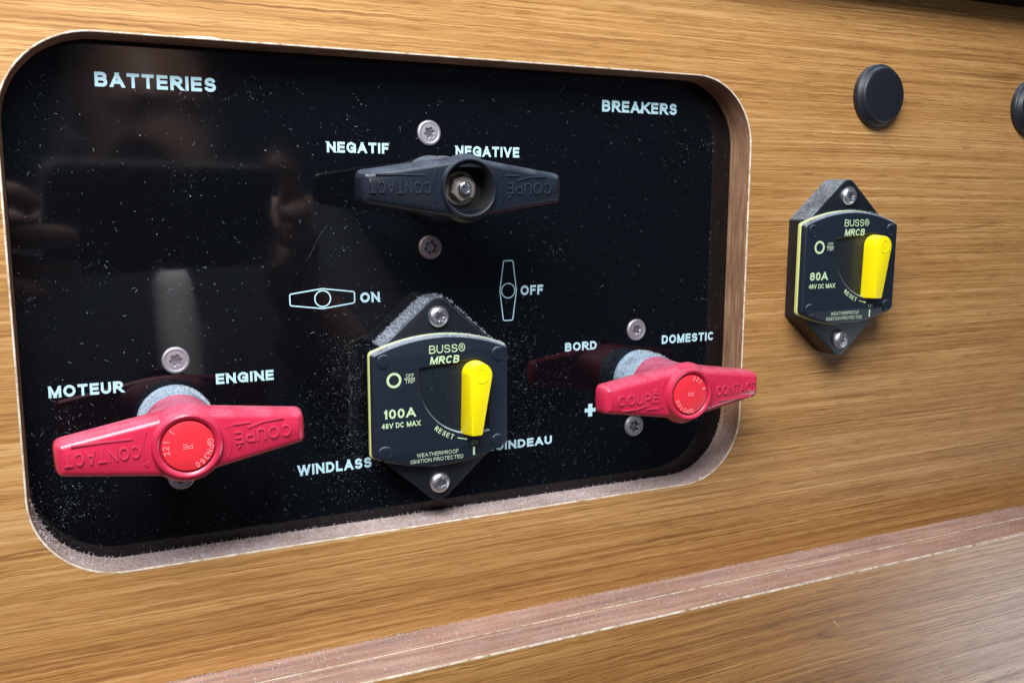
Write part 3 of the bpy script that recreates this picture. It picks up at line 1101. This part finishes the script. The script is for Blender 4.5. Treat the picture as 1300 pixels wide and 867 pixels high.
def fibre(mb, p, d, w, length, rng, curl=0.8, lift=None):
    """bent hair made of three thin segments"""
    d = d.normalized()
    s = d.cross(lift if lift is not None else Vector((0, 0, 1)))
    if s.length < 1e-4:
        s = Vector((1, 0, 0))
    s.normalize()
    pts = [p]
    for i in range(3):
        d = (d + Vector((rng.uniform(-1, 1), rng.uniform(-1, 1), rng.uniform(-1, 1))) * curl * 0.5).normalized()
        pts.append(pts[-1] + d * (length / 3))
    vs = []
    for q in pts:
        vs += [tuple(q - s * w / 2), tuple(q + s * w / 2)]
    mb.add(vs, [(2 * i, 2 * i + 2, 2 * i + 3, 2 * i + 1) for i in range(3)])


rng = random.Random(11)
X_, Y_, Z_ = Vector((1, 0, 0)), Vector((0, 1, 0)), Vector((0, 0, 1))
mb = MB()


def panel_density(x, y):
    d = 0.30
    d += 0.9 * math.exp(-((x + 32) / 16) ** 2 - ((y + 8) / 26) ** 2)            # left of the breaker
    d += 0.55 * math.exp(-((x - 40) / 16) ** 2 - ((y + 5) / 24) ** 2)
    d += 0.45 * math.exp(-((y + 36) / 16) ** 2)
    d += 0.40 * math.exp(-((x + 128) / 9) ** 2)
    d += 0.35 * math.exp(-((x - 128) / 7) ** 2)
    d += 0.30 * math.exp(-((x - 2) / 50) ** 2 - ((y - 52) / 18) ** 2)
    d *= 0.35 + 1.0 * (0.5 + 0.5 * mnoise.noise((x * 0.035, y * 0.035, 3.1))) ** 1.2
    return d


lint = [(rng.uniform(CX0, CX1), rng.uniform(CY0, CY1), rng.uniform(2.0, 9.0)) for _ in range(60)]
lint += [(-27 + rng.gauss(0, 6), rng.uniform(-30, 25), rng.uniform(2.5, 7.0)) for _ in range(40)]
lint += [(40 + rng.gauss(0, 9), rng.uniform(-28, 20), rng.uniform(3.0, 8.0)) for _ in range(26)]
lint += [(-120 + rng.gauss(0, 7), rng.uniform(-35, 5), rng.uniform(2.5, 6.0)) for _ in range(18)]
cnt = 0
while cnt < 26000:
    if rng.random() < 0.26:
        lx, ly, lr = rng.choice(lint)
        x, y = lx + rng.gauss(0, lr), ly + rng.gauss(0, lr)
        if not (CX0 + 1 < x < CX1 - 1 and CY0 + 1 < y < CY1 - 1):
            continue
    else:
        x, y = rng.uniform(CX0 + 1, CX1 - 1), rng.uniform(CY0 + 1, CY1 - 1)
        if rng.random() > panel_density(x, y):
            continue
    p = Vector((x, y, ZP + 0.06))
    if rng.random() < 0.03:
        a = rng.random() * 6.28
        fibre(mb, p, Vector((cos(a), sin(a), 0.05)), rng.uniform(0.03, 0.06), rng.uniform(0.4, 1.6), rng, 0.7)
    else:
        fleck(mb, p, X_, (Y_ + Z_ * 0.15), min(0.26, 0.033 * math.exp(rng.gauss(0.1, 0.66))), rng)
    cnt += 1
for x, y, a, ln in ((-36, 62, 4.15, 14),):
    p = Vector((x, y, ZP + 0.07))
    d = Vector((cos(a), sin(a), 0))
    for k in range(6):
        d = (d + Vector((rng.uniform(-.12, .12), rng.uniform(-.12, .12), 0))).normalized()
        q = Vector((-d.y, d.x, 0)) * 0.009
        e = p + d * ln / 6
        mb.add([tuple(p - q), tuple(e - q), tuple(e + q), tuple(p + q)], [(0, 1, 2, 3)])
        p = e
o = mb.build('dust', M['speck'], smooth=0, weld=False)
tag(o, 'pale dust specks scattered over the glossy black panel', 'dust', kind='stuff')

# fluff on the floor of the cutout and in its lower corners
mb = MB()
lip = rrect(CX0, CX1, CY0, CY1, CR, 14, 0.45)
seg = []
for i in range(len(lip)):
    a, b = Vector(lip[i]), Vector(lip[(i + 1) % len(lip)])
    e = b - a
    nrm = Vector((-e.y, e.x))
    if e.length > 1e-6:
        nrm.normalize()
        seg.append((a, b, nrm, e.length * max(0.0, nrm.y) ** 0.6))
tot = sum(s[3] for s in seg)
for q in range(9000):
    r = rng.random() * tot
    for a, b, nrm, l in seg:
        r -= l
        if r <= 0:
            break
    p2 = a.lerp(b, rng.random())
    z = ZP + 0.1 + (-ZP - 0.4) * rng.random() ** 1.25
    n3 = Vector((nrm.x, nrm.y, 0))
    t3 = Vector((nrm.y, -nrm.x, 0))
    p = Vector((p2.x, p2.y, z)) + n3 * rng.uniform(0.0, 0.25)
    if rng.random() < 0.45:
        back = z < ZP + 2.5
        ln = rng.uniform(0.4, 1.6)
        fibre(mb, p, t3 * rng.uniform(-1, 1) + n3 * rng.uniform(0.1, 1.0 if back else 0.5) + Z_ * rng.uniform(-0.6, 0.6), rng.uniform(0.05, 0.13), ln, rng, 1.0)
    else:
        fleck(mb, p, t3, (Z_ + n3 * rng.uniform(-0.6, 0.6)).normalized(), min(0.6, 0.11 * math.exp(rng.gauss(0.2, 0.5))), rng)
o = mb.build('dust', M['dust_ledge'], smooth=0, weld=False)
tag(o, 'grey fluff lying along the lower edge of the cutout', 'dust', kind='stuff')

# fluff on the ledge
mb = MB()
for q in range(9000):
    x = rng.uniform(-110, 345)
    z = 27.0 * rng.random() ** 1.35
    p = Vector((x, WY0 + 0.05, z))
    if z < 1.2 or rng.random() < 0.25:
        fibre(mb, p, Vector((rng.uniform(-1, 1), rng.uniform(0.1, 0.9), rng.uniform(-0.5, 0.5))), rng.uniform(0.05, 0.12), rng.uniform(0.4, 1.3), rng, 1.0)
    else:
        fleck(mb, p, X_, (Z_ + Y_ * rng.uniform(-0.3, 0.7)).normalized(), min(0.6, 0.09 * math.exp(rng.gauss(0.2, 0.5))), rng)
for x in [rng.uniform(-60, 340) for _ in range(26)]:
    p = Vector((x, WY0 + 0.15, LZ2 + rng.uniform(-0.8, 0.3)))
    for _ in range(5):
        fleck(mb, p + X_ * rng.uniform(-1.4, 1.4) + Y_ * rng.uniform(-.2, .3), X_, (Z_ + Y_ * rng.uniform(0, 1.0)).normalized(), rng.uniform(0.15, 0.55), rng)
o = mb.build('dust', M['dust_ledge'], smooth=0, weld=False)
tag(o, 'lilac grey dust and crumbs lying on the ledge below the wall board', 'dust', kind='stuff')


# fluff clinging to the upper edges of the breakers and the switch collars
def fluff_on(parent, segs, n, mat):
    m_ = MB()
    lens = [(Vector(a) - Vector(b)).length for a, b, _ in segs]
    T = sum(lens)
    for q in range(n):
        r = rng.random() * T
        for (a, b, nn), l in zip(segs, lens):
            r -= l
            if r <= 0:
                break
        p = Vector(a).lerp(Vector(b), rng.random())
        nn = Vector(nn)
        p = p + Z_ * rng.uniform(-1.6, 0.2) * (1 if parent[1] else 1)
        fibre(m_, p, nn * rng.uniform(0.2, 1.0) + Vector((rng.uniform(-.8, .8), rng.uniform(-.3, .8), rng.uniform(-.5, .5))), rng.uniform(0.05, 0.12), rng.uniform(0.3, 1.1), rng, 1.0)
    o = m_.build('dust_fringe', mat, parent[0], smooth=0, weld=False)
    o['kind'] = 'stuff'
    return o


def plate_top():
    out = []
    for k in range(24):
        x0, x1 = -24 + 48 * k / 24, -24 + 48 * (k + 1) / 24
        f = lambda x: 18.7 + 5.3 * (1 - (x / 25.7) ** 2) + 0.05
        out.append(((x0, f(x0), TF - 0.4), (x1, f(x1), TF - 0.4), (0, 1, 0)))
    return out


base_edges = []
for zz in (2.0, 3.5, 5.0, 6.5, 8.0, 9.5, 11.0):
    base_edges.append(((-20.7, 20.8, zz), (-4.0, 35.4, zz), (-0.66, 0.75, 0)))
    base_edges.append(((-4.0, 35.6, zz), (3.0, 37.0, zz), (0, 1, 0)))
right_edges = [((3.6, 36.4, TB), (20.7, 21.0, TB), (0.66, 0.75, 0))]
left_edges = [((-21.0, -15, zz), (-21.0, 18, zz), (-1, 0.2, 0)) for zz in (1.0, 3.0, 6.0)]
fluff_on((br1, 1), plate_top(), 420, M['dust'])
fluff_on((br1, 1), base_edges, 900, M['dust'])
fluff_on((br1, 1), right_edges, 110, M['dust'])
fluff_on((br1, 1), left_edges, 420, M['dust'])
fluff_on((br2, 0), [s for s in plate_top()], 120, M['dust'])
fluff_on((br2, 0), base_edges, 260, M['dust'])
for t in [o for o in bpy.data.objects if o.name.startswith('battery_switch') and o.parent is None]:
    if 'NEGATIVE' in t['label']:
        continue
    segs = []
    for k in range(30):
        a0, a1 = radians(25 + 150 * k / 30), radians(25 + 150 * (k + 1) / 30)
        for zz in (3.0, 5.5, 8.0, 10.5):
            segs.append(((11.3 * cos(a0), 11.3 * sin(a0), zz), (11.3 * cos(a1), 11.3 * sin(a1), zz), (cos(a0), sin(a0), 0)))
    fluff_on((t, 0), segs, 900, M['dust'])


# ------------------------------------------------------------------ the photographer and the phone (seen mirrored in the black panel)
def CP(x, y, z):
    """point given from the lens: x right, y up, z back (mm) -> plan"""
    return Vector(CAM_C) + RW.transposed() @ Vector((x, y, z))


mb = MB()
out = rrect(-9, 157, -51, 21, 9, 8)
prof = [(1.6, 0.8), (0.5, 1.1), (0.0, 2.4), (0.0, 7.4), (0.5, 8.7), (1.6, 9.0)]
mb.loops([[tuple(CP(x, y, z)) for x, y in inset(out, i)] for i, z in prof], cap0=True, cap1=True)
ph = thing('phone', (0, 0, 0), 'dark phone held up in front of the panel, mirrored in its gloss', 'phone')
mb.build('phone_body', plastic('phone_shell', (0.012, 0.016, 0.020), 0.35, dust=0.35, lo=0.5, hi=1.0, dust_sheen_col=(0.30, 0.34, 0.34)), ph, smooth=40)  # lighter up-facing edge is a painted highlight along the phone's top
mb = MB()
mb.loops([[tuple(CP(x, y, z)) for x, y in inset(out, i)] for i, z in ((-0.15, 3.0), (-0.5, 4.0), (-0.5, 6.0), (-0.15, 7.0))])
mb.build('phone_highlight_rim', plastic('pale_highlight_rim', (0.50, 0.50, 0.47), 0.3), ph, smooth=40)  # pale band added as the bright highlight line on the phone's edge


def skinned(name, joints, edges, mat, parent=None, root='pelvis', sub=2):
    me = bpy.data.meshes.new(name)
    bm = bmesh.new()
    lay = bm.verts.layers.skin.verify()
    vm = {}
    for k, (p, rad) in joints.items():
        v_ = bm.verts.new(P(*CP(*p)))
        v_[lay].radius = (rad * MM, rad * MM)
        v_[lay].use_root = (k == root)
        vm[k] = v_
    for a, b in edges:
        bm.edges.new((vm[a], vm[b]))
    bm.to_mesh(me)
    bm.free()
    tmp = bpy.data.objects.new(name + '_tmp', me)
    COL.objects.link(tmp)
    sk = tmp.modifiers.new('skin', 'SKIN')
    sk.use_smooth_shade = True
    ss = tmp.modifiers.new('sub', 'SUBSURF')
    ss.levels = ss.render_levels = sub
    dg = bpy.context.evaluated_depsgraph_get()
    res = bpy.data.meshes.new_from_object(tmp.evaluated_get(dg))
    bpy.data.objects.remove(tmp)
    bpy.data.meshes.remove(me)
    res.name = name
    res.materials.clear()
    res.materials.append(mat)
    for p in res.polygons:
        p.use_smooth = True
    o = bpy.data.objects.new(name, res)
    COL.objects.link(o)
    if parent:
        o.parent = parent
    return o


J = {'pelvis': ((80, -520, 480), 120), 'waist': ((80, -330, 460), 115), 'chest': ((80, -130, 445), 120), 'neck': ((80, 0, 430), 55), 'jaw': ((78, 55, 415), 62),
     'brow': ((76, 115, 418), 76), 'crown': ((76, 165, 430), 55), 'chin': ((77, 42, 385), 30), 'nose': ((77, 88, 346), 10),
     'sl': ((-110, -60, 445), 62), 'el': ((-185, -290, 250), 42), 'wl': ((-92, -85, 62), 27), 'pl': ((-58, -38, 26), 25),
     'sr': ((270, -60, 445), 62), 'er': ((345, -290, 260), 42), 'wr': ((232, -85, 72), 27), 'pr': ((200, -34, 32), 25)}
E_ = [('pelvis', 'waist'), ('waist', 'chest'), ('chest', 'neck'), ('neck', 'jaw'), ('jaw', 'brow'), ('brow', 'crown'), ('jaw', 'chin'), ('brow', 'nose'),
      ('chest', 'sl'), ('sl', 'el'), ('el', 'wl'), ('wl', 'pl'), ('chest', 'sr'), ('sr', 'er'), ('er', 'wr'), ('wr', 'pr')]


def PR(x, y, z):
    """offset from the lens in plan axes -> offset in lens axes"""
    return tuple(RW @ Vector((x, y, z)))


for k in ('pelvis', 'waist', 'chest', 'neck', 'jaw', 'brow', 'crown', 'chin', 'nose', 'sl', 'el', 'sr', 'er'):
    J[k] = (PR(*J[k][0]), J[k][1])
FING = {'li': ('pl', [((-40, 0, 8), 9), ((-31, 3, -6), 8.5), ((-17, -7, -7), 7)]),
        'lm': ('pl', [((-42, -19, 4), 9.5), ((-24, -22, -11), 8.8), ((8, -24, -8), 7.4)]),
        'lr': ('pl', [((-38, -38, 6), 9), ((-20, -42, -10), 8.4), ((9, -44, -8), 7.2)]),
        'lp': ('pl', [((-32, -55, 12), 8), ((-14, -62, 2), 7.4), ((6, -61, 3), 6.4)]),
        'lt': ('pl', [((-40, -24, 34), 11), ((-18, -20, 26), 9.5), ((6, -20, 17.5), 8)]),
        'ri': ('pr', [((182, 4, 12), 9), ((172, 20, 6), 8.5), ((155, 27, 3), 7.2)]),
        'rm': ('pr', [((185, -10, 6), 9.5), ((176, -12, -9), 8.8), ((158, -13, -7.5), 7.4)]),
        'rr': ('pr', [((184, -26, 8), 9), ((175, -30, -9), 8.4), ((159, -31, -7.2), 7.2)]),
        'rp': ('pr', [((180, -43, 15), 8), ((172, -50, 0), 7.4), ((158, -56, -2), 6.4)]),
        'rt': ('pr', [((190, -20, 42), 11), ((170, -24, 29), 9.5), ((146, -26, 17.5), 8)])}
for k, (base, ch) in FING.items():
    prev = base
    for i, pr_ in enumerate(ch):
        J[k + str(i)] = pr_
        E_.append((prev, k + str(i)))
        prev = k + str(i)
skin_m = plastic('skin', (0.34, 0.20, 0.15), 0.5)
person = skinned('person', J, E_, skin_m)
tag(person, 'person in a dark jacket holding the phone, mirrored dimly in the black panel', 'person')
JK = {k: (J[k][0], J[k][1] + 13) for k in ('pelvis', 'waist', 'chest', 'sl', 'el', 'sr', 'er')}
JK['wl'] = ((-108, -112, 88), 37)
JK['wr'] = ((246, -112, 96), 37)
JK['collar'] = (PR(80, -25, 434), 74)
skinned('jacket', JK, [('pelvis', 'waist'), ('waist', 'chest'), ('chest', 'collar'), ('chest', 'sl'), ('sl', 'el'), ('el', 'wl'), ('chest', 'sr'), ('sr', 'er'), ('er', 'wr')],
        plastic('jacket_cloth', (0.050, 0.056, 0.070), 0.85), person)
skinned('shirt', {'a': (PR(90, -62, 296), 18), 'b': (PR(92, -130, 292), 21), 'c': (PR(97, -205, 298), 22)}, [('a', 'b'), ('b', 'c')], plastic('pale_shirt', (0.82, 0.81, 0.80), 0.8), person, root='a')
skinned('hair', {'a': (PR(76, 128, 428), 80), 'b': (PR(76, 172, 436), 62), 'c': (PR(77, 95, 452), 72)}, [('a', 'b'), ('a', 'c')], plastic('grey_hair', (0.20, 0.20, 0.21), 0.7), person, root='a')
